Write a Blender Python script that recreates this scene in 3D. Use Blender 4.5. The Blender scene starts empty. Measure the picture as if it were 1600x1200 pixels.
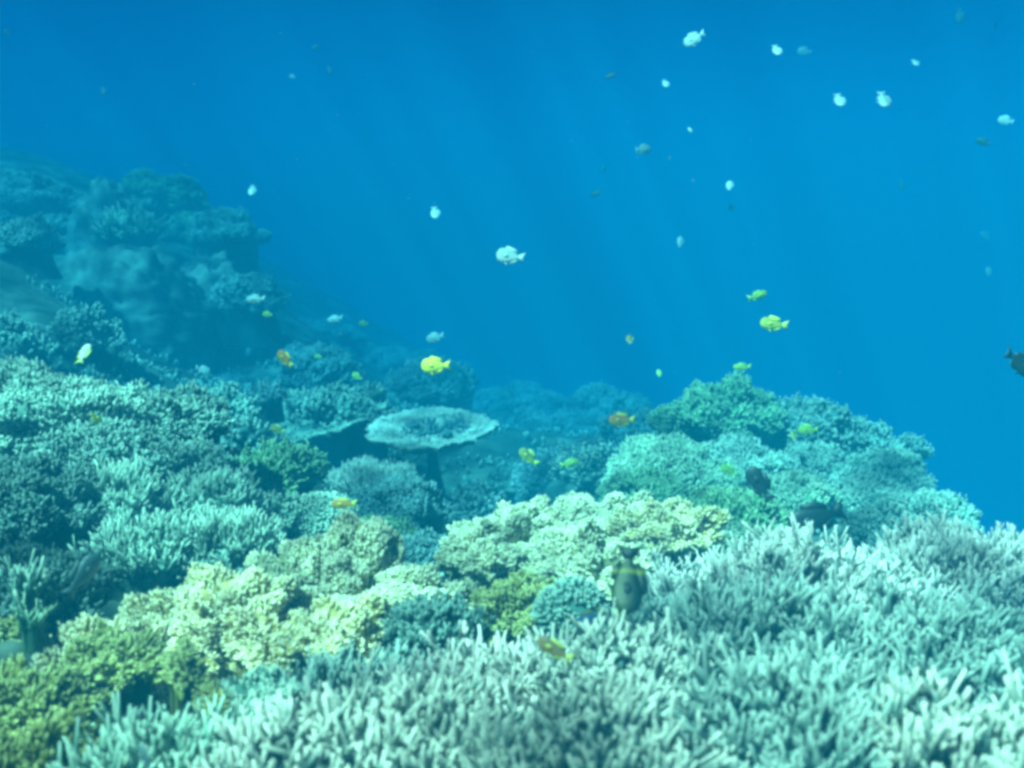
import bpy, math
import numpy as np
R = math.radians
scene = bpy.context.scene
col = scene.collection

# ------------------------------------------------------------------ camera
F = 1500.0                                   # focal length in pixels of the 1600 px wide photograph
PITCH = R(8.0)
CAM = np.array([0.0, 0.0, 3.0])
cam_d = bpy.data.cameras.new('camera'); cam = bpy.data.objects.new('camera', cam_d); col.objects.link(cam)
cam.location = CAM; cam.rotation_euler = (R(90) - PITCH, 0, 0)
cam_d.sensor_width = 36; cam_d.lens = 36 * F / 1600; cam_d.clip_start = 0.02; cam_d.clip_end = 400
cam_d.dof.use_dof = True; cam_d.dof.focus_distance = 3.4; cam_d.dof.aperture_fstop = 4.0
scene.camera = cam
RIGHT = np.array([1.0, 0, 0]); FWD = np.array([0, math.cos(PITCH), -math.sin(PITCH)]); UP = np.array([0, math.sin(PITCH), math.cos(PITCH)])
def at(px, py, d):
    return CAM + d * ((px - 800) / F * RIGHT + FWD + (600 - py) / F * UP)

# ------------------------------------------------------------------ world, sun, exposure
w = bpy.data.worlds.new('World'); scene.world = w; w.use_nodes = True
nt = w.node_tree; nt.nodes.clear(); N = nt.nodes.new; L = nt.links.new
out = N('ShaderNodeOutputWorld'); bg = N('ShaderNodeBackground'); L(bg.outputs[0], out.inputs[0])
sky = N('ShaderNodeTexSky'); sky.sky_type = 'NISHITA'; sky.sun_disc = False
sky.sun_elevation = R(60); sky.sun_rotation = R(229)
tc = N('ShaderNodeTexCoord'); sep = N('ShaderNodeSeparateXYZ'); L(tc.outputs['Generated'], sep.inputs[0])
ramp = N('ShaderNodeValToRGB'); L(sep.outputs['Z'], ramp.inputs[0])        # the water's own filter, by height of view
mp = N('ShaderNodeMapRange'); mp.inputs[1].default_value = -1; mp.inputs[2].default_value = 1
L(sep.outputs['Z'], mp.inputs[0]); L(mp.outputs[0], ramp.inputs[0])
cr = ramp.color_ramp
cr.elements[0].position = 0.0; cr.elements[0].color = (0.0, 0.03, 0.04, 1)
cr.elements[1].position = 1.0; cr.elements[1].color = (0.02, 0.09, 0.11, 1)
for p, c in ((0.40, (0.0, 0.20, 0.36, 1)), (0.50, (0.0, 0.20, 0.42, 1)), (0.56, (0.0, 0.12, 0.38, 1)), (0.63, (0.0, 0.055, 0.32, 1)), (0.75, (0.0, 0.05, 0.16, 1))):
    e = cr.elements.new(p); e.color = c
hs = N('ShaderNodeRGBToBW'); L(sky.outputs[0], hs.inputs[0])
mul = N('ShaderNodeMix'); mul.data_type = 'RGBA'; mul.blend_type = 'MULTIPLY'; mul.inputs[0].default_value = 1
L(hs.outputs[0], mul.inputs[6]); L(ramp.outputs[0], mul.inputs[7])
L(mul.outputs[2], bg.inputs[0]); bg.inputs[1].default_value = 0.10

SUNV = np.array([-0.42, -0.36, 0.83]); SUNV /= np.linalg.norm(SUNV)
ld = bpy.data.lights.new('sun', 'SUN'); ld.energy = 5.0; ld.angle = R(0.5); ld.color = (0.78, 1.0, 0.70)
sun = bpy.data.objects.new('sun', ld); col.objects.link(sun)
from mathutils import Vector
sun.rotation_euler = Vector(SUNV).to_track_quat('Z', 'Y').to_euler()
scene.view_settings.view_transform = 'Standard'; scene.view_settings.look = 'None'
scene.view_settings.exposure = 2.2; scene.view_settings.gamma = 1
scene.render.engine = 'CYCLES'
cy = scene.cycles
cy.use_denoising = True; cy.max_bounces = 6; cy.diffuse_bounces = 2; cy.volume_bounces = 1; cy.glossy_bounces = 1
cy.transmission_bounces = 1; cy.transparent_max_bounces = 8; cy.caustics_reflective = False; cy.caustics_refractive = False
cy.pixel_filter_type = 'GAUSSIAN'; cy.filter_width = 4.0; cy.sample_clamp_indirect = 4

# ------------------------------------------------------------------ helpers
def V3(*a): return np.array(a, float)
def unit(a): return a / (np.linalg.norm(a, axis=-1, keepdims=True) + 1e-9)
def h3(i, j, k, s):
    n = (i * 374761393 + j * 668265263 + k * 2147483647 + s * 1274126177) & 0xffffffff
    n = ((n ^ (n >> 13)) * 1274126177) & 0xffffffff
    return ((n ^ (n >> 16)) & 0xffff) / 65535.0
def noise(p, s=0):
    p = np.asarray(p, float); b = np.floor(p).astype(np.int64); f = p - b; f = f * f * (3 - 2 * f)
    r = 0
    for i in (0, 1):
        for j in (0, 1):
            for k in (0, 1):
                r = r + h3(b[..., 0] + i, b[..., 1] + j, b[..., 2] + k, s) * np.where(i, f[..., 0], 1 - f[..., 0]) * np.where(j, f[..., 1], 1 - f[..., 1]) * np.where(k, f[..., 2], 1 - f[..., 2])
    return r * 2 - 1
def fbm(p, s=0, o=3):
    a, r = 1.0, 0
    for q in range(o): r = r + a * noise(p * 2 ** q, s + q); a *= 0.5
    return r

class Geo:
    """collects vertices, faces and a 'tip' value per vertex for ONE mesh object"""
    def __init__(s): s.v = []; s.t = []; s.q = []; s.tr = []; s.n = 0
    def add(s, v, quads=None, tris=None, tip=None):
        v = np.asarray(v, float).reshape(-1, 3); s.v.append(v)
        s.t.append(np.zeros(len(v)) if tip is None else np.broadcast_to(tip, (len(v),)).astype(float))
        if quads is not None and len(quads): s.q.append(np.asarray(quads).reshape(-1, 4) + s.n)
        if tris is not None and len(tris): s.tr.append(np.asarray(tris).reshape(-1, 3) + s.n)
        s.n += len(v)
    def mesh(s, name, mats, smooth=True):
        v = np.concatenate(s.v); t = np.concatenate(s.t)
        q = np.concatenate(s.q) if s.q else np.zeros((0, 4), int)
        r = np.concatenate(s.tr) if s.tr else np.zeros((0, 3), int)
        m = bpy.data.meshes.new(name)
        m.vertices.add(len(v)); m.vertices.foreach_set('co', v.astype(np.float32).ravel())
        loops = np.concatenate([q.ravel(), r.ravel()]).astype(np.int32)
        m.loops.add(len(loops)); m.loops.foreach_set('vertex_index', loops)
        m.polygons.add(len(q) + len(r))
        m.polygons.foreach_set('loop_start', np.concatenate([np.arange(len(q)) * 4, len(q) * 4 + np.arange(len(r)) * 3]).astype(np.int32))
        m.update(calc_edges=True)
        if smooth: m.polygons.foreach_set('use_smooth', np.ones(len(q) + len(r), bool))
        a = m.attributes.new('tip', 'FLOAT', 'POINT'); a.data.foreach_set('value', t.astype(np.float32))
        for k in (mats if isinstance(mats, (list, tuple)) else [mats]): m.materials.append(k)
        return m

def tubes(g, P, Rr, S=6, t0=0.0, t1=1.0):
    """P (N,K,3) centre lines, Rr (N,K) radii: N tapering branches with closed rounded tips"""
    Nn, K = Rr.shape
    if Nn == 0: return
    D = unit(P[:, -1] - P[:, 0]); ref = np.where(np.abs(D[:, 2:3]) > 0.9, V3(1, 0, 0), V3(0, 0, 1))
    U = unit(np.cross(D, ref)); W = np.cross(D, U)
    a = np.arange(S) * 2 * np.pi / S
    ring = (U[:, None, None, :] * np.cos(a)[None, None, :, None] + W[:, None, None, :] * np.sin(a)[None, None, :, None]) * Rr[:, :, None, None]
    V = P[:, :, None, :] + ring
    tipv = P[:, -1] + D * Rr[:, -1:] * 0.8
    verts = np.concatenate([V.reshape(Nn, K * S, 3), tipv[:, None]], 1)
    tt = np.concatenate([np.repeat(np.linspace(t0, t1, K), S), [t1]])
    k, s_ = np.meshgrid(np.arange(K - 1), np.arange(S), indexing='ij')
    q = np.stack([k * S + s_, k * S + (s_ + 1) % S, (k + 1) * S + (s_ + 1) % S, (k + 1) * S + s_], -1).reshape(-1, 4)
    tr = np.stack([(K - 1) * S + np.arange(S), (K - 1) * S + (np.arange(S) + 1) % S, np.full(S, K * S)], -1)
    off = (np.arange(Nn) * (K * S + 1))[:, None, None]
    g.add(verts, (q[None] + off).reshape(-1, 4), (tr[None] + off).reshape(-1, 3), np.tile(tt, Nn))

# ------------------------------------------------------------------ materials
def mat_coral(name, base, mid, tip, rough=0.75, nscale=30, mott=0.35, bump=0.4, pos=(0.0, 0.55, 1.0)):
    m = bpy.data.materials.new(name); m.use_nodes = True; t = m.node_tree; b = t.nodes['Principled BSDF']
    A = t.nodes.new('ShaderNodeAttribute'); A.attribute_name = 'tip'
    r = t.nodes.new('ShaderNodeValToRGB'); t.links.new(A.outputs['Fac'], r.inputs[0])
    e = r.color_ramp.elements; e[0].position = pos[0]; e[0].color = (*base, 1); e[1].position = pos[2]; e[1].color = (*tip, 1)  # pale tips are pigment; the dark base end also paints crevice shade
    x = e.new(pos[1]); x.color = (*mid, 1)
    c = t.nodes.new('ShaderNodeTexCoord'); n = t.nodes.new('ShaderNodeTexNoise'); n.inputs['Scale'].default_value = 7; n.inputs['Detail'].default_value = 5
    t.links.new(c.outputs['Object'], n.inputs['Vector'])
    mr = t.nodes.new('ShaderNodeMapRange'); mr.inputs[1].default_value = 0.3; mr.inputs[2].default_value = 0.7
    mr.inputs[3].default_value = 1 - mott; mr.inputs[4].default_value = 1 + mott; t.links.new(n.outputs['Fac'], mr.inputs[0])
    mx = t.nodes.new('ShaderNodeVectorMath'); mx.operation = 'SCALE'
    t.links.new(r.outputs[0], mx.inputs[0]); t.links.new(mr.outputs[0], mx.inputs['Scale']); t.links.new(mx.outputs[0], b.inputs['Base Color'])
    b.inputs['Roughness'].default_value = rough; b.inputs['Specular IOR Level'].default_value = 0.15
    n2 = t.nodes.new('ShaderNodeTexNoise'); n2.inputs['Scale'].default_value = nscale * 8; n2.inputs['Detail'].default_value = 3
    t.links.new(c.outputs['Object'], n2.inputs['Vector'])
    bp = t.nodes.new('ShaderNodeBump'); bp.inputs['Strength'].default_value = bump; bp.inputs['Distance'].default_value = 0.004
    t.links.new(n2.outputs['Fac'], bp.inputs['Height']); t.links.new(bp.outputs[0], b.inputs['Normal'])
    return m
PAL = {  # darker and paler variants also put patchy sunlight into colony colours
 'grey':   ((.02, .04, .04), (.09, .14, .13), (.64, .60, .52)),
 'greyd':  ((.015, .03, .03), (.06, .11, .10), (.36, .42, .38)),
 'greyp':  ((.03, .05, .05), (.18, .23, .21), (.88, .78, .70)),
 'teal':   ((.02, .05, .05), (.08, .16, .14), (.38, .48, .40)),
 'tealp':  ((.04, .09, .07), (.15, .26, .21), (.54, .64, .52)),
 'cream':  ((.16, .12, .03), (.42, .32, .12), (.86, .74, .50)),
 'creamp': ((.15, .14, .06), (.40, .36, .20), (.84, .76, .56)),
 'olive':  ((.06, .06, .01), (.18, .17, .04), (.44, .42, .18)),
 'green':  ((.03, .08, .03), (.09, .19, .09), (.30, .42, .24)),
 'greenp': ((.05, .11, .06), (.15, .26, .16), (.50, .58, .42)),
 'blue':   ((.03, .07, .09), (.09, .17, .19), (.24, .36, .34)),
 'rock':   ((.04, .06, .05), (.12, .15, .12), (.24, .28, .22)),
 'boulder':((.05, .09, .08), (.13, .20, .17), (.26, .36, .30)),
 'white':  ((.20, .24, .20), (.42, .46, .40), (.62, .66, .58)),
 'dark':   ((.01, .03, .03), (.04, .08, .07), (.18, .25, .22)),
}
MAT = {k: mat_coral('coral_' + k, *v, mott=.62 if k in ('cream', 'creamp', 'olive') else .42) for k, v in PAL.items()}  # strong mottling also paints sunlit and shaded patches into the colour
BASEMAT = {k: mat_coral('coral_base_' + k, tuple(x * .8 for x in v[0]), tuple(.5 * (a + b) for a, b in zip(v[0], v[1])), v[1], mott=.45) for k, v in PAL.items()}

# ------------------------------------------------------------------ coral colonies
FOOT = []                                     # where colonies stand: the seabed is laid to pass under them
def props(o, label=None, cat=None, group=None, kind=None):
    if label: o['label'] = label
    if cat: o['category'] = cat
    if group: o['group'] = group
    if kind: o['kind'] = kind
    return o
def link(name, data, parent=None):
    o = bpy.data.objects.new(name, data); col.objects.link(o)
    if parent is not None: o.parent = parent
    return o

class Dome:
    """lumpy dome: a surface over directions, with rounded lobes and creases"""
    def __init__(s, rng, rx, ry, rz, lobes=0, amp=0.0, nz=0.12, seed=0, flat=0.0):
        s.r = V3(rx, ry, rz); s.amp = amp; s.nz = nz; s.seed = seed; s.lobes = lobes
        if lobes:
            i = np.arange(lobes) + 0.5; z = 1 - 1.25 * i / lobes; ph = i * 2.39996 + rng.uniform(0, 6)
            c = np.stack([np.sqrt(np.clip(1 - z * z, 0, 1)) * np.cos(ph), np.sqrt(np.clip(1 - z * z, 0, 1)) * np.sin(ph), z], -1)
            s.a0 = math.sqrt(2 * math.pi * 1.25 / lobes)
            s.c = unit(c + rng.normal(0, 0.33 * s.a0, c.shape)); s.h = rng.uniform(0.6, 1.15, lobes)
    def at(s, u):
        q = 1 + s.nz * fbm(u * 2.1 + s.seed * 3.7, s.seed)
        b = np.ones(len(u)); lc = u
        if s.lobes:
            d = np.arccos(np.clip(u @ s.c.T, -1, 1)) / s.h; k = d.argmin(1); dm = d[np.arange(len(u)), k] / (0.78 * s.a0)
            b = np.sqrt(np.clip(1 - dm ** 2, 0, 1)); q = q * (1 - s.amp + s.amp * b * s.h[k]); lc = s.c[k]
        p = u * q[:, None] * s.r
        return p, b, lc
    def base(s, nu=40, nv=20):
        zz = np.linspace(1, -0.35, nv); a = np.arange(nu) * 2 * np.pi / nu
        Z, A = np.meshgrid(zz, a, indexing='ij'); rr = np.sqrt(np.clip(1 - Z * Z, 0, 1))
        u = np.stack([rr * np.cos(A), rr * np.sin(A), Z], -1).reshape(-1, 3)
        p, b, lc = s.at(u)
        low = np.stack([np.cos(a), np.sin(a), np.full(nu, 0)], -1) * (s.r * V3(0.92, 0.92, 0)) - V3(0, 0, s.r[2] * 1.1 + 0.05)
        p = np.concatenate([p, low]); b = np.concatenate([b, np.zeros(nu)])
        k, j = np.meshgrid(np.arange(nv), np.arange(nu), indexing='ij')
        q = np.stack([k * nu + j, (k + 1) * nu + j, (k + 1) * nu + (j + 1) % nu, k * nu + (j + 1) % nu], -1).reshape(-1, 4)
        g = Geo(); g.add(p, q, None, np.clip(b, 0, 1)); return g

def fingers(rng, dome, n, length, rad, kids=0, spread=0.5, upb=0.6, K=4, S=6, zmin=-0.1, curve=0.15, lean=(0, 0, 0), taper=0.45, fan=0.8, clump=0.0, vis=True):
    u = rng.normal(size=(int(n * 2.6), 3)); u = unit(u); u = u[u[:, 2] > zmin]
    u = u[u[:, 1] < 0.75][:n] if vis else u[:n]          # dome back sides stay a little barer
    if clump:
        k = noise(u * 6 + dome.seed, 77); u = u[k > -clump]
    p, b, lc = dome.at(u); n = len(u)
    d = unit(unit(u / dome.r) * 1.0 + (u - lc) * fan * 2.0 + V3(0, 0, upb) + V3(*lean) + rng.normal(0, spread, (n, 3)) * 0.5)
    ln = length * rng.uniform(0.4, 1.35, n) * (0.55 + 0.45 * b); r0 = rad * rng.uniform(0.6, 1.3, n)
    t = np.linspace(0, 1, K)
    bend = rng.normal(0, curve, (n, 3)); bend[:, 2] = np.abs(bend[:, 2])
    P = p[:, None] - d[:, None] * rad * 1.2 + d[:, None] * (ln[:, None] * t)[..., None] + bend[:, None] * (ln[:, None] * t ** 2)[..., None]
    prof = 1 - (1 - taper) * t ** 1.4; Rr = r0[:, None] * prof * rng.uniform(0.9, 1.1, (n, K))
    g = Geo(); tubes(g, P, Rr, S, 0.0, 1.0)
    for _ in range(kids):
        sel = rng.random(n) < 0.85; i = np.where(sel)[0]; m = len(i)
        tt = rng.uniform(0.2, 0.75, m)
        st = p[i] + d[i] * (ln[i] * tt)[:, None] + bend[i] * (ln[i] * tt ** 2)[:, None]
        side = unit(np.cross(d[i], rng.normal(size=(m, 3)))); dd = unit(d[i] * 0.75 + side * 0.75 + V3(0, 0, 0.25))
        l2 = ln[i] * rng.uniform(0.28, 0.6, m)
        t2 = np.linspace(0, 1, max(3, K - 1))
        up2 = V3(0, 0, 1) * 0.35
        P2 = st[:, None] + dd[:, None] * (l2[:, None] * t2)[..., None] + up2 * (l2[:, None] * t2 ** 2)[..., None]
        R2 = (r0[i] * 0.72)[:, None] * (1 - (1 - taper) * t2 ** 1.3)
        tubes(g, P2, R2, S, 0.35, 1.0)
    return g

KIND = {   # length, radius (m), fingers per square metre of dome, kids, spread...
 'stag':   dict(length=.048, rad=.0046, dens=7600, kids=3, spread=.9, upb=1.6, K=5, S=6, curve=.38, lobes=20, amp=.34, nz=.26, fan=.45, taper=.5, rzk=.55, grow=1.25),
 'stagf':  dict(length=.050, rad=.0046, dens=7500, kids=2, spread=.6, upb=1.5, K=4, S=6, curve=.25, lobes=12, amp=.28, nz=.2, fan=.4, taper=.45, grow=1.2),
 'lobed':  dict(length=.013, rad=.0037, dens=50000, kids=0, spread=.7, upb=.4, K=3, S=5, curve=.1, lobes=70, amp=.46, nz=.36, fan=1.0, taper=.5, grow=1.16, rzk=.75),
 'bushy':  dict(length=.022, rad=.0056, dens=11500, kids=1, spread=.6, upb=.7, K=3, S=5, curve=.15, lobes=36, amp=.26, nz=.2, fan=.8, taper=.6, grow=1.2, rzk=.7),
 'nubbly': dict(length=.016, rad=.0046, dens=18000, kids=0, spread=.2, upb=.25, K=3, S=6, curve=.05, lobes=0, amp=0, nz=.08, fan=0, taper=.65, grow=1.0, rzk=.9),
 'fine':   dict(length=.030, rad=.0085, dens=4200, kids=1, spread=.6, upb=.5, K=3, S=5, curve=.15, lobes=44, amp=.34, nz=.22, fan=.9, taper=.6, rzk=.8),
}
CACHE = {}
def colony(idx, kind, pal, box, d, label, cat='coral', group=None, ryk=0.85, name=None, **over):
    rng = np.random.default_rng(1000 + idx)
    x0, y0, x1, y1 = box; k = dict(KIND[kind]); k.update(over); s = d / F
    rx = (x1 - x0) / 2 * s * k.get('grow', 1.12); ry = rx * ryk; yaw = k.get('yaw', 0)
    if 'thin' in k: ry = rx * k['thin']
    c = at((x0 + x1) / 2, (y0 + y1) / 2, d); th = math.atan2(CAM[2] - c[2], c[1])
    ln = k['length']; rx = max(rx - ln * .4, rx * .6); ry = max(ry - ln * .4, ry * .6)
    rz = min((y1 - y0) * s * .85, k.get('rzk', .62) * rx)
    sil = math.sqrt((rz * math.cos(th)) ** 2 + (ry * math.sin(th)) ** 2) * .93 + ln * .6      # how far the crown stands above its centre
    c = at((x0 + x1) / 2, y0 + sil / s, d)
    root = bpy.data.objects.new(name or (cat.replace(' ', '_')), None); col.objects.link(root)
    root.location = c; root.rotation_euler = (0, 0, yaw); root.empty_display_size = 0.05; props(root, label, cat, group)
    dm = Dome(rng, rx, ry, rz, k['lobes'], k['amp'], k['nz'], idx)
    area = 2 * math.pi * ((rx * ry) ** 1.6 / 3 + (rx * rz) ** 1.6 / 3 + (ry * rz) ** 1.6 / 3) ** (1 / 1.6)
    n = int(min(20000, k['dens'] * area * 1.15))
    fg = fingers(rng, dm, n, ln, k['rad'], k['kids'], k['spread'], k['upb'], k['K'], k['S'], curve=k['curve'], taper=k['taper'], fan=k['fan'], lean=k.get('lean', (0, 0, 0)))
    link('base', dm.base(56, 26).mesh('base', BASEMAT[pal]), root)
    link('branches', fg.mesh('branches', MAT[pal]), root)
    FOOT.append((c[0], c[1], c[2] - (0.7 if d < 4.5 else .4) * rz)); 
    return root

def boulder(idx, pal, box, d, label, cat='boulder coral', name='boulder_coral', lobes=14, amp=.14, nz=.16, ryk=.9, fine=.04, group=None):
    rng = np.random.default_rng(3000 + idx); x0, y0, x1, y1 = box; s = d / F
    rx = (x1 - x0) / 2 * s; ry = rx * ryk; c = at((x0 + x1) / 2, y1, d)
    dm = Dome(rng, rx, ry, (y1 - y0) * s, lobes, amp, nz, idx)
    g = dm.base(120, 60); v = g.v[0]; n = len(v) - 120
    v[:n] *= (1 + fine * fbm(v[:n] * 9 / max(rx, .1) , idx, 4))[:, None]
    g.t[0][:n] = np.clip(.5 + .5 * fbm(v[:n] * 5 / rx + 9, idx, 3), 0, 1)
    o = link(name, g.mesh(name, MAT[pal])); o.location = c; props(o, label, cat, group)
    FOOT.append((c[0], c[1], c[2] - 0.4 * rx)); return o

def table(idx, pal, cx, cy, d, wpx, tilt, label, depthk=1.0, hole=False, yaw=0.0, stem=.35):
    rng = np.random.default_rng(5000 + idx); rad = wpx / 2 * d / F; c = at(cx, cy, d)
    root = bpy.data.objects.new('table_coral', None); col.objects.link(root); root.location = c
    root.rotation_euler = (tilt[0], tilt[1], yaw); props(root, label, 'table coral')
    nu, nr = 96, 18; a = np.arange(nu) * 2 * np.pi / nu
    edge = 1 + .035 * np.sin(a * 3 + 1) + .03 * np.sin(a * 7 + idx) + .02 * np.sin(a * 13) + .03 * rng.normal(size=nu)
    def top(r, a_, e): 
        x = r * e * rad * np.cos(a_); y = r * e * rad * depthk * np.sin(a_)
        z = rad * (.10 * r ** 3 - .05) + rad * .03 * fbm(np.stack([x, y, 0 * x], -1) / rad * 3, idx)
        return np.stack([x, y, z], -1)
    rr = np.linspace(0.02, 1, nr); RR, AA = np.meshgrid(rr, a, indexing='ij'); E = np.broadcast_to(edge, RR.shape)
    T = top(RR, AA, E).reshape(-1, 3); B = T.copy(); B[:, 2] -= rad * .05 + rad * .30 * (1 - RR.ravel()) ** 1.5
    g = Geo(); k, j = np.meshgrid(np.arange(nr - 1), np.arange(nu), indexing='ij')
    q = np.stack([k * nu + j, (k + 1) * nu + j, (k + 1) * nu + (j + 1) % nu, k * nu + (j + 1) % nu], -1).reshape(-1, 4)
    o = nr * nu; e = (nr - 1) * nu; j = np.arange(nu)
    rim = np.stack([e + j, o + e + j, o + e + (j + 1) % nu, e + (j + 1) % nu], -1)
    g.add(np.concatenate([T, B]), np.concatenate([q, q[:, ::-1] + o, rim]), None, np.concatenate([RR.ravel() * .8, RR.ravel() * 0]))  # underside takes the darkest colour, shade painted in below the plate
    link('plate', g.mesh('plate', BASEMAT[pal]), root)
    n = 5200; r = np.sqrt(rng.uniform(0, 1, n)); r[::4] = rng.uniform(.93, 1, len(r[::4])); th = rng.uniform(0, 2 * np.pi, n)
    ee = np.interp(th, np.append(a, 2 * np.pi), np.append(edge, edge[0])); p = top(r, th, ee)
    if hole:                                     # the middle of the plate is dead and bare
        kx = noise(p / rad * 3.2, 5); m = ~(((p[:, 0] / rad - .1) ** 2 / .23 + ((p[:, 1] / rad - .12) ** 2) / .30 < 1 + .5 * kx)); p, r, th = p[m], r[m], th[m]
    n = len(r); dd = unit(np.stack([np.cos(th) * r ** 4 * 1.3, np.sin(th) * r ** 4 * 1.3, np.ones(n)], -1) + rng.normal(0, .18, (n, 3)))
    ln = rad * .06 * rng.uniform(.6, 1.4, n); t = np.linspace(0, 1, 3)
    P = p[:, None] + dd[:, None] * (ln[:, None] * t)[..., None]
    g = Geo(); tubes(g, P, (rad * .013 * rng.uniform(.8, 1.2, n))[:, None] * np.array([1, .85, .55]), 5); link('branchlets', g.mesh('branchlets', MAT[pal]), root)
    g = Geo(); tubes(g, np.array([[[0, 0, -rad * .12], [0, rad * .1, -rad * .35], [.02, rad * .35, -rad * .35 - stem * rad]]]), np.array([[rad * .3, rad * .07, rad * .2]]), 14)
    link('stem', g.mesh('stem', BASEMAT['dark']), root)  # stem coloured dark to blend into the shade beneath the plate
    if hole:                                     # a few stubs of dead branches in the middle
        g = Geo(); n = 260; a_ = rng.uniform(0, 6.28, n); r_ = np.sqrt(rng.uniform(0, .25, n)); p = top(r_, a_, 1.0) + V3(.08 * rad, .1 * rad, 0)
        kk = noise(p / rad * 7, 9) > .05; p = p[kk]; n = len(p)
        dd = unit(rng.normal(0, .5, (n, 3)) + V3(0, 0, .9)); ln = rad * rng.uniform(.05, .16, n)
        P = p[:, None] + dd[:, None] * (ln[:, None] * t)[..., None]; tubes(g, P, np.full((n, 3), rad * .025), 5); link('dead_stub', g.mesh('dead_stub', BASEMAT['blue']), root)
    FOOT.append((c[0], c[1], c[2] - rad * (.35 + stem) + .04)); return root

#@@COLONIES
G_FORE = 'grey staghorn thickets filling the foreground'
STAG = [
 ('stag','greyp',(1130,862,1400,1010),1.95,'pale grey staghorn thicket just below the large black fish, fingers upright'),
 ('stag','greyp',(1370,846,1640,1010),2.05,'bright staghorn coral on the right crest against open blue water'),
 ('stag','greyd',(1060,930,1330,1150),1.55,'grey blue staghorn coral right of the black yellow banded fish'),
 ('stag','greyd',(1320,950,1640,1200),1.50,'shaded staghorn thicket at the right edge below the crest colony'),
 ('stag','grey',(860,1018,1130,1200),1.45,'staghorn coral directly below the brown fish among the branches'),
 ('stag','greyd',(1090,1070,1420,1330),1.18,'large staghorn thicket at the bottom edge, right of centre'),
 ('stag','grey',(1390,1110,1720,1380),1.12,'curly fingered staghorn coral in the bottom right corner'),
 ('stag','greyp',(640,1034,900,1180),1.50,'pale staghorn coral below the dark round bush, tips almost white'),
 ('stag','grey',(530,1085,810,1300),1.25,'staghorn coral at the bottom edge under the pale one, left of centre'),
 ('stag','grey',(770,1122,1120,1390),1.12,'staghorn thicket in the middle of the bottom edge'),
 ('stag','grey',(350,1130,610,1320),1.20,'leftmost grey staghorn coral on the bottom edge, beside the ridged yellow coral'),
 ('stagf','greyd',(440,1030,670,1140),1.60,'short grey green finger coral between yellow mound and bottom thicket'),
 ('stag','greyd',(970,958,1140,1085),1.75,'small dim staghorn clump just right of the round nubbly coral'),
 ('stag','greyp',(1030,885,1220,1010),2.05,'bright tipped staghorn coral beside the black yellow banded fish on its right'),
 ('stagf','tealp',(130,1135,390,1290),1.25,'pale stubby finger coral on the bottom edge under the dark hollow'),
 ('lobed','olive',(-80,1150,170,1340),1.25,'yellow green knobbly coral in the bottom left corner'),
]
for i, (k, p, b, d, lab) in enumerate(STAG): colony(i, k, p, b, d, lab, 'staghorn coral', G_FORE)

CREAM = [
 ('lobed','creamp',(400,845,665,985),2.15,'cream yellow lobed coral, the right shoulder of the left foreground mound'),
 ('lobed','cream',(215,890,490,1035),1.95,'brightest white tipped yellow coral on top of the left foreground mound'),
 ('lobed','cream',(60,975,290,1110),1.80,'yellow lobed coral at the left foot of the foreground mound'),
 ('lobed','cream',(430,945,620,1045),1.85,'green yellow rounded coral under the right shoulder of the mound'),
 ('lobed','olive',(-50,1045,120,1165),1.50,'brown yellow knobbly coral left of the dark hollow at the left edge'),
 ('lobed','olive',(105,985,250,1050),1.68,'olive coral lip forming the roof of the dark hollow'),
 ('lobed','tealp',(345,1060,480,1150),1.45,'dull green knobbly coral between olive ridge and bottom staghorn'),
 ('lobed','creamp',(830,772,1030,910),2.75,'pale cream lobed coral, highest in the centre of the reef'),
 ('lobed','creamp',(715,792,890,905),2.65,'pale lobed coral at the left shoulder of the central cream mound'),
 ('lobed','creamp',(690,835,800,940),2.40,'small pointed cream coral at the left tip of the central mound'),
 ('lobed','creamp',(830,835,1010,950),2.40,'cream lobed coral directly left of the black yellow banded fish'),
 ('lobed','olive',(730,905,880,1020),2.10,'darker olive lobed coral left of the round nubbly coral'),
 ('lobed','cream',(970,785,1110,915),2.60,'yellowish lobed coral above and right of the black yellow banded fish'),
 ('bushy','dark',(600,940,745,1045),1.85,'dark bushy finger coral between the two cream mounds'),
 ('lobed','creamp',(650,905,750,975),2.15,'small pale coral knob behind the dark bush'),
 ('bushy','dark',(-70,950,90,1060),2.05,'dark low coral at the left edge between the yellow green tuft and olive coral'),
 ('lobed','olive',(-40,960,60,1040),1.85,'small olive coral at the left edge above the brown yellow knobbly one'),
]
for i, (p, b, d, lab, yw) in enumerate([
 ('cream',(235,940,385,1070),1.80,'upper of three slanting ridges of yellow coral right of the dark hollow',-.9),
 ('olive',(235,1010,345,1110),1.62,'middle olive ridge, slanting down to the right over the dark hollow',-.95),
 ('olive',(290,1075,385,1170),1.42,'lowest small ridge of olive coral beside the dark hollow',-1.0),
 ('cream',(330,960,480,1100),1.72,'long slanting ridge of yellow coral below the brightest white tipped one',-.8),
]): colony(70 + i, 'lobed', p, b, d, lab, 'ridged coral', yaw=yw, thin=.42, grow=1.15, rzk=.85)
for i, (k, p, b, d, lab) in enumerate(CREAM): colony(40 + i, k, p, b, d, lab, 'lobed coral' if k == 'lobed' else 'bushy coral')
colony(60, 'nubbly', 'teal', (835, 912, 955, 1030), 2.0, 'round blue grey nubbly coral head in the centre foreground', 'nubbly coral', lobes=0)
colony(61, 'nubbly', 'tealp', (445, 772, 560, 850), 3.0, 'round nubbly coral head beneath the orange brown fish', 'nubbly coral')

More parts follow.
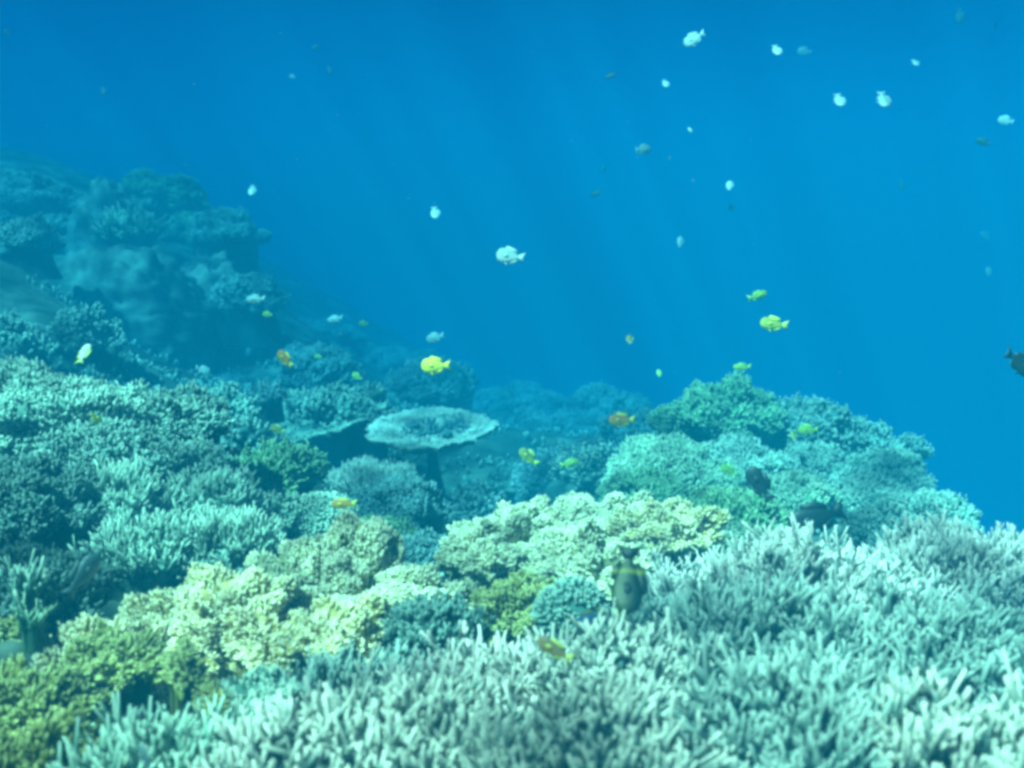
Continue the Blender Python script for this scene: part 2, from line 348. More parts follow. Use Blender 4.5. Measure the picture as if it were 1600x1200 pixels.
LEFTM = [
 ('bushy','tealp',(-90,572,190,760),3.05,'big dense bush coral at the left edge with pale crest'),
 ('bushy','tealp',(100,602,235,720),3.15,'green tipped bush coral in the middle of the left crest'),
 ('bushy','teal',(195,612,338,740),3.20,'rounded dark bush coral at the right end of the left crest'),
 ('bushy','dark',(-60,720,150,900),2.50,'shaded teal bush coral at the left edge below the crest'),  # the dark palette puts this colony's shade into its colour
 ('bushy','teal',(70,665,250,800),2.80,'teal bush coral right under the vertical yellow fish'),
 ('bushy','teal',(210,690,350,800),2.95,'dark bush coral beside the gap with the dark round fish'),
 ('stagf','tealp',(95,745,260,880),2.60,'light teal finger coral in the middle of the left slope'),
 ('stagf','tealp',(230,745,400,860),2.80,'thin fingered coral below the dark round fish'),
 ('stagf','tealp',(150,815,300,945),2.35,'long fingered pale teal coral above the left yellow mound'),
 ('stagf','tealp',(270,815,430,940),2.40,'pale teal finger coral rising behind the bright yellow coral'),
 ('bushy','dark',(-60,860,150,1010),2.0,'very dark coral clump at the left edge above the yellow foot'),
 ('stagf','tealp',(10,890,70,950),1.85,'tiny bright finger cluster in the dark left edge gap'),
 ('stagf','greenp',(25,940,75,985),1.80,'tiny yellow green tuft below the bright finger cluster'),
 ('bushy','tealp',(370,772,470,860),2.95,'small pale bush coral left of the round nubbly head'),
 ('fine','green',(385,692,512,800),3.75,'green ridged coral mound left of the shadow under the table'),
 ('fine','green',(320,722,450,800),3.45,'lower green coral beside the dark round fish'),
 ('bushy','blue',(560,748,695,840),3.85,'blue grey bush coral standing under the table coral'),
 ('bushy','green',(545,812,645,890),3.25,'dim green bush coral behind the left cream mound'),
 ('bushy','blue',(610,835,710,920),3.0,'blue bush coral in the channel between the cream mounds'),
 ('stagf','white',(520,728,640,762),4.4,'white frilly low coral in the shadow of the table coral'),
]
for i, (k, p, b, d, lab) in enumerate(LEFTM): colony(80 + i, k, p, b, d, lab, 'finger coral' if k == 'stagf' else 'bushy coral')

RIGHTM = [
 ('fine','green',(1040,594,1212,700),5.0,'tall ridged coral at the top of the right mound'),
 ('fine','teal',(1180,622,1335,720),5.05,'green coral right of the highest one on the right mound'),
 ('fine','teal',(1290,655,1400,750),5.0,'dim coral on the right shoulder of the right mound'),
 ('bushy','greenp',(958,682,1140,790),4.2,'bright green bush coral on the left slope of the right mound'),
 ('bushy','green',(945,735,1070,810),3.8,'shaded green bush coral at the left foot of the right mound'),
 ('bushy','tealp',(1090,692,1230,780),4.25,'pale bush coral above the upright black fish'),
 ('bushy','tealp',(1210,700,1330,780),4.4,'pale teal bush coral below the light green fish'),
 ('bushy','tealp',(1320,705,1452,800),4.4,'teal bush coral at the right rim of the mound'),
 ('bushy','greenp',(1175,740,1300,820),3.7,'bright bush coral between the two black fish'),
 ('bushy','tealp',(1285,745,1420,830),3.85,'rounded pale bush coral behind the large black fish tail'),
 ('bushy','tealp',(1385,768,1515,860),3.6,'lowest pale bush coral on the right rim beside open water'),
 ('bushy','green',(1070,770,1230,870),3.2,'green bush coral left of the large black fish'),
 ('lobed','greenp',(1050,805,1170,890),2.85,'green lobed coral at the foot of the right mound'),
 ('bushy','teal',(1330,792,1440,860),3.0,'small teal bush coral just behind the staghorn crest'),
 ('fine','teal',(1395,682,1450,740),5.0,'smallest dim coral knob on the far right rim'),
]
for i, (k, p, b, d, lab) in enumerate(RIGHTM): colony(110 + i, k, p, b, d, lab, 'bushy coral' if k != 'lobed' else 'lobed coral')

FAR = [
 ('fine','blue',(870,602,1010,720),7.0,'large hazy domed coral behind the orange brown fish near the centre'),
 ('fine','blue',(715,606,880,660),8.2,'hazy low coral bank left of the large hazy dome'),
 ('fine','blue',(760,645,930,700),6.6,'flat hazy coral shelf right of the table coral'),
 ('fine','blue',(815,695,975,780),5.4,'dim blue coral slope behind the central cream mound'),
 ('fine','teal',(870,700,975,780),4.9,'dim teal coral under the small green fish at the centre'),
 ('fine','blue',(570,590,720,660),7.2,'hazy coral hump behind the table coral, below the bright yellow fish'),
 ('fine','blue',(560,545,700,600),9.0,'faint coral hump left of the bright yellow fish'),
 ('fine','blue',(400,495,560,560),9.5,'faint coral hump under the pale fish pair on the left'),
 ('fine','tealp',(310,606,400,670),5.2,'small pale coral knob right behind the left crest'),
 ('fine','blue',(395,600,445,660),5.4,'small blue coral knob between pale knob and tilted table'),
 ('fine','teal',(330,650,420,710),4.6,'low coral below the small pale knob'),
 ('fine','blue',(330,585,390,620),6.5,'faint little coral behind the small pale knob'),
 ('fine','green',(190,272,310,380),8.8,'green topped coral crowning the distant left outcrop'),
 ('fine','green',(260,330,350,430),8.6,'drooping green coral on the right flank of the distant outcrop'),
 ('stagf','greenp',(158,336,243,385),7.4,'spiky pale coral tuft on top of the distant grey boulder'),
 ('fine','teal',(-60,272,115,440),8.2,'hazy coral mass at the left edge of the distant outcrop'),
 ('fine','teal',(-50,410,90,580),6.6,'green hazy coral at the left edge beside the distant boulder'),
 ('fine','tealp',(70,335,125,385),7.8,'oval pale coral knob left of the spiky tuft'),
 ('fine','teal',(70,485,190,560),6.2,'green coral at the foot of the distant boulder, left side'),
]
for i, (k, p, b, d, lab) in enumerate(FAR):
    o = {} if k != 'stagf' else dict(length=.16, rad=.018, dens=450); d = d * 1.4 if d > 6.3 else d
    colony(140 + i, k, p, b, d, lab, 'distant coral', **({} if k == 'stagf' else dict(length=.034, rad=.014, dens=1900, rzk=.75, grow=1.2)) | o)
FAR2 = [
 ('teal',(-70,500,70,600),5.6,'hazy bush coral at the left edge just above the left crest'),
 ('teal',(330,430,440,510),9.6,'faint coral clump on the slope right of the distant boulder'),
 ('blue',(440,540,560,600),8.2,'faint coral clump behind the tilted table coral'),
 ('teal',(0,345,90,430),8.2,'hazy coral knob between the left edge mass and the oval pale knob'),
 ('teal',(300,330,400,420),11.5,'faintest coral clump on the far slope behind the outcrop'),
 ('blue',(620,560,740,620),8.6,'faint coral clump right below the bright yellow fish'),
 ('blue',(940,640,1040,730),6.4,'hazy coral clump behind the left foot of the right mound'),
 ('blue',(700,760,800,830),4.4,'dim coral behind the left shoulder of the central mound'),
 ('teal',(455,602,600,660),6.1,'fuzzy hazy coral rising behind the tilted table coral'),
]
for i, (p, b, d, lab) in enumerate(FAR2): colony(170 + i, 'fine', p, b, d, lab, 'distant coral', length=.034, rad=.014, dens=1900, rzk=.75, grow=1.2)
boulder(1, 'boulder', (60, 378, 350, 560), 9.4, 'big grey boulder coral on the distant left outcrop', lobes=7, amp=.10, nz=.10, fine=.05)
boulder(2, 'boulder', (105, 282, 250, 420), 11.0, 'rounded boulder coral behind the spiky tuft on the outcrop')
boulder(3, 'rock', (240, 400, 420, 560), 10.2, 'dark rounded rock falling away right of the distant boulder', 'rock', 'reef_rock')
#boulder(4, 'rock', (200, 540, 420, 640), 6.4, 'low dark rock in the gap behind the left crest', 'rock', 'reef_rock', lobes=20, amp=.3)

table(1, 'white', 672, 674, 5.5, 190, (R(7.5), R(-1), 0), 'wide flat table coral with a dead dark centre, middle of the reef', hole=True, stem=1.3)
table(2, 'tealp', 480, 660, 6.1, 235, (R(8), R(-9), 0), 'tilted table coral left of the round flat one', stem=.8, depthk=1.0)

# ------------------------------------------------------------------ unseen sheet added in place of the sea surface to dapple the sunlight
g = Geo(); n_ = 60; XX, YY = np.meshgrid(np.linspace(-26, 24, n_), np.linspace(-20, 20, n_), indexing='ij')
ZZ = 9.0 + .05 * fbm(np.stack([XX * .8, YY * .8, 0 * XX], -1), 3)
k, j = np.meshgrid(np.arange(n_ - 1), np.arange(n_ - 1), indexing='ij')
g.add(np.stack([XX, YY, ZZ], -1), np.stack([k * n_ + j, k * n_ + j + 1, (k + 1) * n_ + j + 1, (k + 1) * n_ + j], -1).reshape(-1, 4))
wm = bpy.data.materials.new('sun_dapple_pattern'); wm.use_nodes = True; t = wm.node_tree; t.nodes.clear()
o_ = t.nodes.new('ShaderNodeOutputMaterial'); tr = t.nodes.new('ShaderNodeBsdfTransparent'); t.links.new(tr.outputs[0], o_.inputs[0])
c_ = t.nodes.new('ShaderNodeTexCoord'); n1 = t.nodes.new('ShaderNodeTexNoise'); n1.inputs['Scale'].default_value = 1.3; n1.inputs['Detail'].default_value = 2; t.links.new(c_.outputs['Object'], n1.inputs['Vector'])
mx_ = t.nodes.new('ShaderNodeMix'); mx_.data_type = 'RGBA'; mx_.inputs[0].default_value = .30; t.links.new(c_.outputs['Object'], mx_.inputs[6]); t.links.new(n1.outputs['Color'], mx_.inputs[7])
vo = t.nodes.new('ShaderNodeTexVoronoi'); vo.feature = 'SMOOTH_F1'; vo.inputs['Scale'].default_value = 4.2; vo.inputs['Smoothness'].default_value = .35; t.links.new(mx_.outputs[2], vo.inputs['Vector'])
n3 = t.nodes.new('ShaderNodeTexNoise'); n3.inputs['Scale'].default_value = .9; n3.inputs['Detail'].default_value = 1; t.links.new(c_.outputs['Object'], n3.inputs['Vector'])
ad = t.nodes.new('ShaderNodeMath'); ad.operation = 'MULTIPLY_ADD'; ad.inputs[1].default_value = .9; t.links.new(n3.outputs['Fac'], ad.inputs[0]); t.links.new(vo.outputs['Distance'], ad.inputs[2])
rr_ = t.nodes.new('ShaderNodeMapRange'); rr_.inputs[1].default_value = .55; rr_.inputs[2].default_value = 1.1; rr_.inputs[3].default_value = .16; rr_.inputs[4].default_value = 1.0; t.links.new(ad.outputs[0], rr_.inputs[0])  # bright and dim sun patches are put into the transparency pattern
t.links.new(rr_.outputs[0], tr.inputs[0])
props(link('sun_dapple_sheet', g.mesh('sun_dapple_sheet', wm)), kind='structure')
#@@GROUND
EXTRA = [(800,1700,.7),(0,1700,.8),(1600,1700,.7),(2300,1500,1.4),(1700,1050,2.6),(1900,1500,3.4),(1620,950,5.0),(1700,1100,6.5),(1400,1000,8),(-400,1500,1.3),
 (-300,760,3.2),(-500,620,4.5),(680,860,4.0),(640,830,5.0),(680,800,6.0),(540,790,5.4),(600,800,5.6),(760,800,5.8),(150,1110,1.95),(190,1190,1.75),(150,1230,1.6),(170,620,5.5),(330,600,7.5),
 (1020,700,8.5),(1100,760,10.5),(800,620,10.5),(700,590,12),(500,520,13),(300,400,12),(100,300,12),(-300,280,12),(0,230,17),(400,400,18),(900,700,18),(1500,1500,18),(1100,900,15),
 (2200,1100,12),(2600,1700,20),(-900,300,16),(800,800,30),(-500,200,30),(1900,1700,30)]
pts = FOOT + [tuple(at(*e)) for e in EXTRA]
pts = np.array(pts)
def warp(x, y): r = np.maximum(y, .3); return np.stack([x / (.6 + .35 * r), np.log(r + .6) * 2.2], -1)
Q = warp(pts[:, 0], pts[:, 1])
def phi(a, b):
    d = np.linalg.norm(a[:, None] - b[None], axis=-1); return np.where(d > 0, d * d * np.log(d + 1e-9), 0)
def slope(p): return p[:, 2] / (pts_y(p))
lam = 0.03; n = NQ = len(Q); ang = (pts[:, 2] - CAM[2]) / (pts[:, 1] + .4)       # interpolate the angle below the eye
A = np.zeros((n + 3, n + 3)); A[:n, :n] = phi(Q, Q) + lam * np.eye(n); A[:n, n] = 1; A[:n, n + 1:] = Q; A[n:, :n] = A[:n, n:].T
W = np.linalg.solve(A, np.concatenate([ang, [0, 0, 0]]))
def ground(x, y):
    q = warp(x, y); r = np.zeros(len(q))
    for i in range(0, len(q), 20000):
        qq = q[i:i + 20000]; r[i:i + 20000] = phi(qq, Q) @ W[:NQ] + W[NQ] + qq @ W[NQ + 1:]
    r = np.clip(r, -1.4, .18)
    z = CAM[2] + r * (np.maximum(y, -.2) + .4)
    p = np.stack([x, y, 0 * x], -1)
    return np.clip(z, -9, 5.5) + .05 * np.minimum(1, y / 3) * fbm(p * 3.1, 11, 4) + .012 * fbm(p * 17, 12, 3)
ny, nx = 330, 260
v = np.linspace(0, 1, ny); yy = -0.15 + 45 * v ** 2.6; uu = np.linspace(-1, 1, nx)
Y, U = np.meshgrid(yy, uu, indexing='ij'); X = U * (1.3 + Y * 1.05)
Z = ground(X.ravel(), Y.ravel())
g = Geo(); k, j = np.meshgrid(np.arange(ny - 1), np.arange(nx - 1), indexing='ij')
g.add(np.stack([X.ravel(), Y.ravel(), Z], -1), np.stack([k * nx + j, k * nx + j + 1, (k + 1) * nx + j + 1, (k + 1) * nx + j], -1).reshape(-1, 4), None, np.clip(.5 + .5 * fbm(np.stack([X.ravel(), Y.ravel(), Z], -1) * 4, 3), 0, 1))
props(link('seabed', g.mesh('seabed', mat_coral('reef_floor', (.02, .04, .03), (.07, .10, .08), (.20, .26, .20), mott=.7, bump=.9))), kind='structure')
# low knobbly growth that covers the reef floor between the colonies: nobody could count it
rng = np.random.default_rng(7)
n = 30000; y = .8 + 9 * rng.random(n) ** 1.4; x = rng.uniform(-1, 1, n) * (.7 + y * .62)
p = np.stack([x, y, ground(x, y)], -1); kk = noise(p * 2.2, 31) + .5 * noise(p * 7, 32) > .02; p = p[kk]; y = y[kk]; n = len(p)
dd = unit(rng.normal(0, .45, (n, 3)) + V3(0, 0, 1)); ln = (.018 + .004 * y) * rng.uniform(.5, 1.6, n); t = np.linspace(0, 1, 3)
P = p[:, None] - V3(0, 0, .01) + dd[:, None] * (ln[:, None] * t)[..., None]
g = Geo(); tubes(g, P, (ln * rng.uniform(.16, .34, n))[:, None] * np.array([1, .9, .55]), 5)
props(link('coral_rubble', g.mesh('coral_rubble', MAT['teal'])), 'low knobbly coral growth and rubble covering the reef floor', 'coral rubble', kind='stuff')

# ------------------------------------------------------------------ fish
def mat_fish(name, back, belly, fin, stripe=None):
    m = bpy.data.materials.new(name); m.use_nodes = True; t = m.node_tree; b = t.nodes['Principled BSDF']
    A = t.nodes.new('ShaderNodeAttribute'); A.attribute_name = 'tip'
    r = t.nodes.new('ShaderNodeValToRGB'); t.links.new(A.outputs['Fac'], r.inputs[0]); e = r.color_ramp.elements
    e[0].position = 0; e[0].color = (*back, 1); e[1].position = .75; e[1].color = (*fin, 1)
    x = e.new(.5); x.color = (*belly, 1); x = e.new(.62); x.color = (*belly, 1)
    c = t.nodes.new('ShaderNodeTexCoord'); n = t.nodes.new('ShaderNodeTexVoronoi'); n.inputs['Scale'].default_value = 45
    t.links.new(c.outputs['Object'], n.inputs['Vector']); bp = t.nodes.new('ShaderNodeBump'); bp.inputs['Strength'].default_value = .2
    bp.inputs['Distance'].default_value = .004; t.links.new(n.outputs[0], bp.inputs['Height']); t.links.new(bp.outputs[0], b.inputs['Normal'])
    t.links.new(r.outputs[0], b.inputs['Base Color']); b.inputs['Roughness'].default_value = .45
    return m
FM = {
 'white':  mat_fish('fish_white', (.26, .40, .40), (.56, .64, .60), (.44, .56, .54)),
 'faint':  mat_fish('fish_haze_tint', (.06, .16, .22), (.14, .28, .34), (.10, .22, .28)),  # water haze painted into the colour of the faint fish
 'ygreen': mat_fish('fish_yellow_green', (.34, .34, .04), (.62, .66, .08), (.70, .74, .08)),
 'paley':  mat_fish('fish_pale_yellow', (.55, .62, .45), (.85, .88, .70), (.75, .75, .10)),
 'yellow': mat_fish('fish_yellow', (.85, .62, .03), (.95, .85, .06), (.95, .80, .04)),
 'orange': mat_fish('fish_orange', (.60, .20, .03), (.80, .42, .04), (.85, .70, .05)),
 'green':  mat_fish('fish_green', (.25, .40, .05), (.50, .70, .08), (.45, .65, .08)),
 'olive':  mat_fish('fish_olive', (.16, .16, .02), (.40, .40, .05), (.45, .50, .05)),
 'brown':  mat_fish('fish_brown', (.12, .08, .04), (.30, .18, .06), (.35, .35, .05)),
 'dark':   mat_fish('fish_dark', (.012, .018, .022), (.02, .03, .035), (.015, .02, .025)),
 'grey':   mat_fish('fish_grey', (.05, .09, .10), (.10, .15, .16), (.06, .09, .10)),
 'blue':   mat_fish('fish_blue', (.02, .08, .22), (.05, .16, .32), (.20, .22, .06)),
 'bfly':   mat_fish('fish_dark_yellow_rim', (.008, .015, .015), (.045, .06, .01), (.01, .02, .018)),
}
t_ = FM['bfly'].node_tree; b_ = t_.nodes['Principled BSDF']; c_ = t_.nodes.new('ShaderNodeTexCoord'); x_ = t_.nodes.new('ShaderNodeSeparateXYZ'); t_.links.new(c_.outputs['Object'], x_.inputs[0])
r_ = t_.nodes.new('ShaderNodeValToRGB'); r_.color_ramp.elements[0].position = .34; r_.color_ramp.elements[0].color = (0, 0, 0, 1); r_.color_ramp.elements[1].position = .46; r_.color_ramp.elements[1].color = (0, 0, 0, 1)
q_ = r_.color_ramp.elements.new(.40); q_.color = (1, 1, 1, 1); a_ = t_.nodes.new('ShaderNodeMath'); a_.inputs[1].default_value = .5; t_.links.new(x_.outputs[0], a_.inputs[0]); t_.links.new(a_.outputs[0], r_.inputs[0])
m_ = t_.nodes.new('ShaderNodeMix'); m_.data_type = 'RGBA'; t_.links.new(r_.outputs[0], m_.inputs[0]); t_.links.new(b_.inputs['Base Color'].links[0].from_socket, m_.inputs[6]); m_.inputs[7].default_value = (.20, .22, .02, 1); t_.links.new(m_.outputs[2], b_.inputs['Base Color'])
eye_m = bpy.data.materials.new('fish_eye'); eye_m.use_nodes = True
eye_m.node_tree.nodes['Principled BSDF'].inputs['Base Color'].default_value = (.01, .01, .01, 1); eye_m.node_tree.nodes['Principled BSDF'].inputs['Roughness'].default_value = .15

def slab(g, poly, y0, th, tip):
    """a fin: polygon in the x-z plane, thick at the middle, thin at its edge"""
    poly = np.array(poly, float); n = len(poly); c = poly.mean(0)
    A = np.stack([poly[:, 0], np.full(n, y0 + th * .25), poly[:, 1]], -1); B = A.copy(); B[:, 1] = y0 - th * .25
    cA = V3(c[0], y0 + th, c[1]); cB = V3(c[0], y0 - th, c[1]); i = np.arange(n); j = (i + 1) % n
    tri = np.concatenate([np.stack([i, j, np.full(n, 2 * n)], -1), np.stack([j + n, i + n, np.full(n, 2 * n + 1)], -1)])
    g.add(np.concatenate([A, B, [cA], [cB]]), np.stack([j, i, i + n, j + n], -1), tri, tip)
def fish_mesh(name, deep=.46, wide=.15, fork=.6, finh=.12, trail=0.0):
    g = Geo(); K, S = 22, 16; t = np.linspace(0, 1, K)                        # 0 nose .. 1 tail root
    hgt = deep * .5 * (np.sin(np.pi * np.clip(t, 0, 1) ** .62) ** .8) * (1 - .25 * t) + .045 * t; hgt[0] = .012
    wd = wide * .5 * (np.sin(np.pi * t ** .55) ** .75) * (1 - .3 * t) + .012; wd[0] = .01
    x = .5 - t * .78; zc = -.02 * np.sin(np.pi * t)
    a = np.arange(S) * 2 * np.pi / S
    V = np.stack([np.broadcast_to(x[:, None], (K, S)), wd[:, None] * np.cos(a), zc[:, None] + hgt[:, None] * np.sin(a)], -1)
    k, j = np.meshgrid(np.arange(K - 1), np.arange(S), indexing='ij')
    q = np.stack([k * S + j, k * S + (j + 1) % S, (k + 1) * S + (j + 1) % S, (k + 1) * S + j], -1).reshape(-1, 4)
    tipc = np.clip(.28 - .42 * np.broadcast_to(np.sin(a), (K, S)) , 0, .55).ravel()
    g.add(np.concatenate([V.reshape(-1, 3), [[.505, 0, 0]]]), q, [[K * S, (i + 1) % S, i] for i in range(S)], np.append(tipc, .3))
    H = lambda s: float(np.interp(s, t, hgt)); X = lambda s: .5 - s * .78
    d = [(X(s), H(s) * .9 - .02) for s in (.30, .45, .6, .75, .88)]
    top = [(X(.9) - .03 - trail, H(.9) + finh * .45), (X(.78) - .03, H(.78) + finh * 1.05), (X(.6), H(.6) + finh * .9), (X(.42), H(.42) + finh * .7)]
    slab(g, d + top, 0, .012, .9)
    an = [(X(s), -H(s) * .9 - .02) for s in (.58, .7, .82, .92)]
    slab(g, an + [(X(.93) - .03 - trail, -H(.9) - finh * .45), (X(.8) - .03, -H(.8) - finh * 1.15), (X(.66), -H(.66) - finh * .8)], 0, .012, .9)
    slab(g, [(X(.36), -H(.36) * .9), (X(.46), -H(.46) * .95), (X(.62), -H(.5) - finh * 1.1), (X(.5), -H(.5) - finh * .9)], .02, .010, .9)
    slab(g, [(X(.97), .05), (X(1) - .06, .10), (-.5, .19), (-.47, .12), (-.5 + .13 * fork, 0), (-.47, -.12), (-.5, -.19), (X(1) - .06, -.10), (X(.97), -.05)], 0, .014, 1.0)
    for sgn in (-1, 1):
        slab(g, [(X(.30), .0), (X(.42), .055), (X(.54), .02), (X(.54), -.06), (X(.36), -.05)], sgn * (wide * .5 + .004), .006, .85)
    return g
FSH = {'deep': fish_mesh('f', .52, .16, .45, .10), 'oval': fish_mesh('f', .44, .15, .5, .10), 'slim': fish_mesh('f', .34, .14, .7, .08), 'disc': fish_mesh('f', .66, .15, .25, .15, .03)}
FCACHE = {}
def fish(px, py, d, length, phi, yaw, shape, pal, label, name='reef_fish', cat='fish', group='small fish swimming over the reef'):
    key = (shape, pal)
    if key not in FCACHE: FCACHE[key] = FSH[shape].mesh('fish_body', FM[pal])
    s = length * d / F; o = link(name, FCACHE[key]); props(o, label, cat, group)
    a, b = R(phi), R(yaw)
    nose = (RIGHT * math.cos(a) + UP * math.sin(a)) * math.cos(b) + FWD * math.sin(b)
    ref = UP if abs(math.sin(a)) < .93 else (RIGHT + .2 * UP); up = unit(ref - nose * (ref @ nose)); side = np.cross(up, nose)
    from mathutils import Matrix
    M = Matrix([[nose[i] * s, side[i] * s, up[i] * s, at(px, py, d)[i]] for i in range(3)] + [[0, 0, 0, 1]]); o.matrix_world = M
    if length >= 30:
        for sgn in (-1, 1):
            if 'eye' not in FCACHE:
                g = Geo(); u = np.linspace(0, np.pi, 7); v_ = np.arange(10) * 2 * np.pi / 10; UU, VV = np.meshgrid(u, v_, indexing='ij')
                k, j = np.meshgrid(np.arange(6), np.arange(10), indexing='ij')
                g.add(np.stack([np.sin(UU) * np.cos(VV), np.cos(UU) * .5, np.sin(UU) * np.sin(VV)], -1).reshape(-1, 3) * .028, np.stack([k * 10 + j, k * 10 + (j + 1) % 10, (k + 1) * 10 + (j + 1) % 10, (k + 1) * 10 + j], -1).reshape(-1, 4))
                FCACHE['eye'] = g.mesh('eye', eye_m)
            e = link('eye', FCACHE['eye'], o); e.location = (.37, sgn * (.058), .035)
    return o
W_, Y_ = 'pale damselfish', 'yellow damselfish'
for a in [
 (798,400,3.2,46,170,10,'deep','white','largest white fish with forked tail, alone in the middle of the blue water'),
 (680,332,5.5,28,-75,-38,'oval','white','small white fish up left of the largest white one'),
 (1085,60,5.2,36,205,20,'deep','white','pale fish near the top edge, left of the brightest small one'),
 (1214,78,5.2,27,-80,-38,'oval','white','bright white small fish near the top edge, seen nearly head on'),
 (1257,80,8.3,24,160,30,'deep','faint','faint fish just right of the bright white one near the top'),
 (1040,130,6.2,20,-70,-38,'oval','white','small pale fish below and left of the pale pair near the top'),
 (1312,156,5.2,32,-85,-38,'oval','white','thin white fish hanging vertically, left of its broader neighbour'),
 (1381,155,4.9,38,-88,-35,'oval','white','broad white fish pointing down, right of the thin vertical one'),
 (1430,97,6.5,19,-70,-38,'oval','white','small pale fish above and right of the broad vertical white one'),
 (1500,25,7.5,24,-75,18,'deep','faint','faint fish at the top edge near the right corner'),
 (1572,188,6.2,24,150,35,'deep','white','pale fish near the right edge, second row from the top'),
 (1005,234,5.6,30,15,30,'deep','white','pale fish below the top group, facing right, in the open blue'),
 (1140,290,5.6,22,70,38,'oval','white','small bright fish pointing up in open water, right of centre'),
 (1063,378,6.5,18,80,18,'deep','white','small pale fish right of the largest white one'),
 (1408,287,9.1,20,-60,18,'deep','faint','faint pale fish alone in the right half of open water'),
 (1545,424,7.8,16,80,18,'deep','white','lower of two faint specks of fish near the right edge'),
 (1540,368,9.8,18,120,18,'deep','faint','upper very faint fish near the right edge'),
 (400,467,5.1,32,180,10,'slim','white','white fish facing left beside the distant boulder'),
 (524,498,6.5,27,188,15,'slim','white','pale fish facing left between the boulder and the bright yellow fish'),
 (680,527,5.5,30,192,15,'oval','white','white fish just above the bright yellow fish'),
 (317,578,5.5,24,-20,18,'deep','white','white fish above the dark gap behind the left crest'),
 (394,297,6.5,24,-80,-38,'oval','white','thin pale fish hanging vertically above the distant outcrop slope'),
 (388,550,8.5,14,80,18,'deep','faint','tiny faint fish left of the orange yellow diagonal one'),
 (10,50,7.8,15,140,18,'deep','faint','tiny pale fish in the top left corner'),
 (162,142,8.3,14,-70,18,'deep','faint','tiny faint fish alone in the upper left blue'),
 (457,120,8.3,12,160,18,'deep','faint','left one of two tiny faint fish high left of centre'),
 (515,109,7.8,13,-60,18,'deep','faint','right one of two tiny faint fish high left of centre'),
 (492,74,8.3,12,30,18,'deep','faint','tiny faint fish above the high pair left of centre'),
 (942,265,10.4,14,60,30,'deep','faint','tiny faint fish left below the pale right facing one'),
 (1078,203,6.2,12,120,40,'slim','paley','tiny yellowish sliver of a fish above the small bright upward one'),
 (1046,248,6.2,12,60,40,'slim','paley','tiny yellowish fish right of the pale right facing one'),
 (131,553,3.2,44,84,45,'slim','paley','white fish with yellow tail, nose up, above the left crest'),
 (568,505,6.0,16,170,20,'oval','green','tiny greenish fish right of the pale one by the boulder'),
 (497,557,5.5,14,170,20,'oval','green','tiny greenish fish right of the orange yellow diagonal one'),
 (418,491,5.0,18,170,20,'oval','green','small green fish under the white one beside the boulder'),
 (558,588,5.5,20,150,20,'oval','green','dim green fish left of the bright yellow one'),
 (681,571,3.0,46,180,5,'deep','yellow','brightest yellow fish facing left over the table coral'),
 (446,561,3.4,36,135,15,'oval','orange','orange yellow fish slanting up left over the dark gap'),
 (1210,506,3.2,44,172,5,'oval','ygreen','yellow green fish facing left above the right mound, lower of two'),
 (1183,462,3.8,34,20,10,'slim','green','green fish above the yellow green one, over the right mound'),
 (1160,573,4.0,28,180,10,'slim','green','small green fish just above the highest coral of the right mound'),
 (1263,671,3.8,32,180,10,'oval','green','light green fish in front of the right mound top'),
 (1240,680,4.2,20,90,45,'oval','olive','dark olive fish pointing up beside the light green one'),
 (972,656,3.2,42,180,5,'oval','orange','orange brown fish with yellow tail left of the right mound'),
 (1030,583,5.0,15,90,45,'oval','green','tiny green fish left of the right mound summit'),
 (984,530,4.2,22,90,50,'oval','brown','small brown fish seen head on above the hazy dome'),
 (151,656,2.8,30,-78,45,'oval','yellow','yellow fish hanging vertically in front of the left bush corals'),
 (434,671,4.0,26,160,10,'oval','olive','olive fish over the tilted table coral'),
 (538,787,2.8,42,180,5,'slim','orange','orange brown fish in front of the round nubbly coral head'),
 (827,714,3.6,38,140,10,'oval','olive','olive brown fish below the right end of the flat table coral'),
 (890,724,3.8,32,15,10,'slim','green','green fish right of the olive brown one'),
 (1140,735,3.9,30,150,15,'oval','green','green fish close against the bush corals above the upright black fish'),
 (955,118,7.0,20,200,20,'slim','dark','faint dark fish upper right of centre in open water'),
 (1555,41,5.6,17,60,40,'oval','dark','small dark fish in the top right corner'),
 (1537,222,7.5,24,150,30,'oval','dark','faint dark fish near the right edge below the pale one'),
 (1142,325,8.5,20,80,45,'slim','dark','faint dark fish directly under the small bright upward one'),
 (932,302,9.0,22,200,25,'slim','dark','very faint dark fish right above the largest white one'),
 (1592,566,2.4,62,-35,15,'oval','dark','dark fish cut by the right edge, only tail half in view'),
 (1188,757,2.6,62,122,10,'oval','dark','black fish swimming upright and slanting, over the right mound'),
 (1276,808,2.3,92,197,5,'oval','dark','largest black fish facing left, on top of the staghorn crest'),
 (356,745,2.95,54,175,15,'oval','grey','dark round fish in the hole beside the lower green coral'),
 (364,705,3.4,30,160,15,'oval','grey','small dark fish above the dark round one'),
 (128,900,1.75,76,62,30,'oval','grey','large blurred blue grey fish in the dark gap at left'),
 (982,904,1.50,112,-96,-28,'oval','bfly','black fish with a yellow band, nose down among the corals'),
 (868,1015,1.36,66,150,15,'slim','brown','brown fish resting among staghorn branches below the nubbly coral'),
 (922,966,1.62,50,215,15,'oval','blue','blue fish right of the round nubbly coral'),
 (971,957,1.5,32,170,20,'oval','paley','small white and yellow fish under the black yellow banded fish'),
 (228,1188,1.0,50,120,20,'oval','grey','greenish fish at the bottom edge below the dark hollow'),
]: fish(*a)
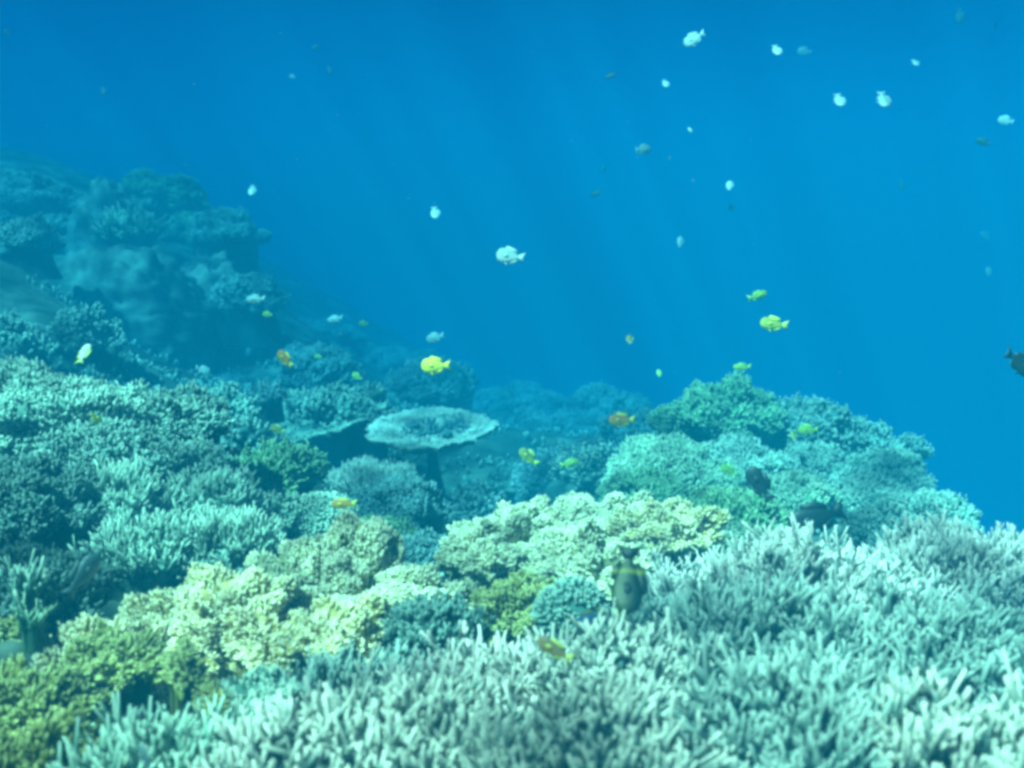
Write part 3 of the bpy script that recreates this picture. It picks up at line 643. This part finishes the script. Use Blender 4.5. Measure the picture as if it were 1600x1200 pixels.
# specks drifting in the water
rng = np.random.default_rng(21); n = 260; d = rng.uniform(1.6, 4.2, n); px = rng.uniform(-100, 1700, n); py = rng.uniform(-60, 760, n)
c = CAM + d[:, None] * ((px[:, None] - 800) / F * RIGHT + FWD + (600 - py[:, None]) / F * UP)
dd = unit(rng.normal(size=(n, 3)) + RIGHT * 1.6 - UP * 1.4); ln = rng.uniform(.001, .0035, n) ; t = np.linspace(-.5, .5, 3)
g = Geo(); tubes(g, c[:, None] + dd[:, None] * (ln[:, None] * t)[..., None], (ln * rng.uniform(.10, .2, n))[:, None] * np.array([.5, 1, .5]), 5)
props(link('drifting_specks', g.mesh('drifting_specks', MAT['white'])), 'tiny pale specks drifting in the open water', 'specks', kind='stuff')
# ------------------------------------------------------------------ the water itself: an even volume round the whole scene
g = Geo(); X0, X1, Y0, Y1, Z0, Z1 = -48, 48, -3, 46, -11, 4.8
c = np.array([(x, y, z) for z in (Z0, Z1) for y in (Y0, Y1) for x in (X0, X1)])
g.add(c, [[0, 2, 3, 1], [4, 5, 7, 6], [0, 1, 5, 4], [2, 6, 7, 3], [0, 4, 6, 2], [1, 3, 7, 5]])
hm = bpy.data.materials.new('haze'); hm.use_nodes = True; t = hm.node_tree; t.nodes.clear()
o_ = t.nodes.new('ShaderNodeOutputMaterial'); pv = t.nodes.new('ShaderNodeVolumePrincipled'); t.links.new(pv.outputs[0], o_.inputs['Volume'])
pv.inputs['Color'].default_value = (0.001, 0.098, 0.170, 1); pv.inputs['Absorption Color'].default_value = (0.0, 0.33, 0.62, 1)
pv.inputs['Density'].default_value = 0.33; pv.inputs['Anisotropy'].default_value = -0.35
props(link('haze', g.mesh('haze', hm, False)), kind='stuff')
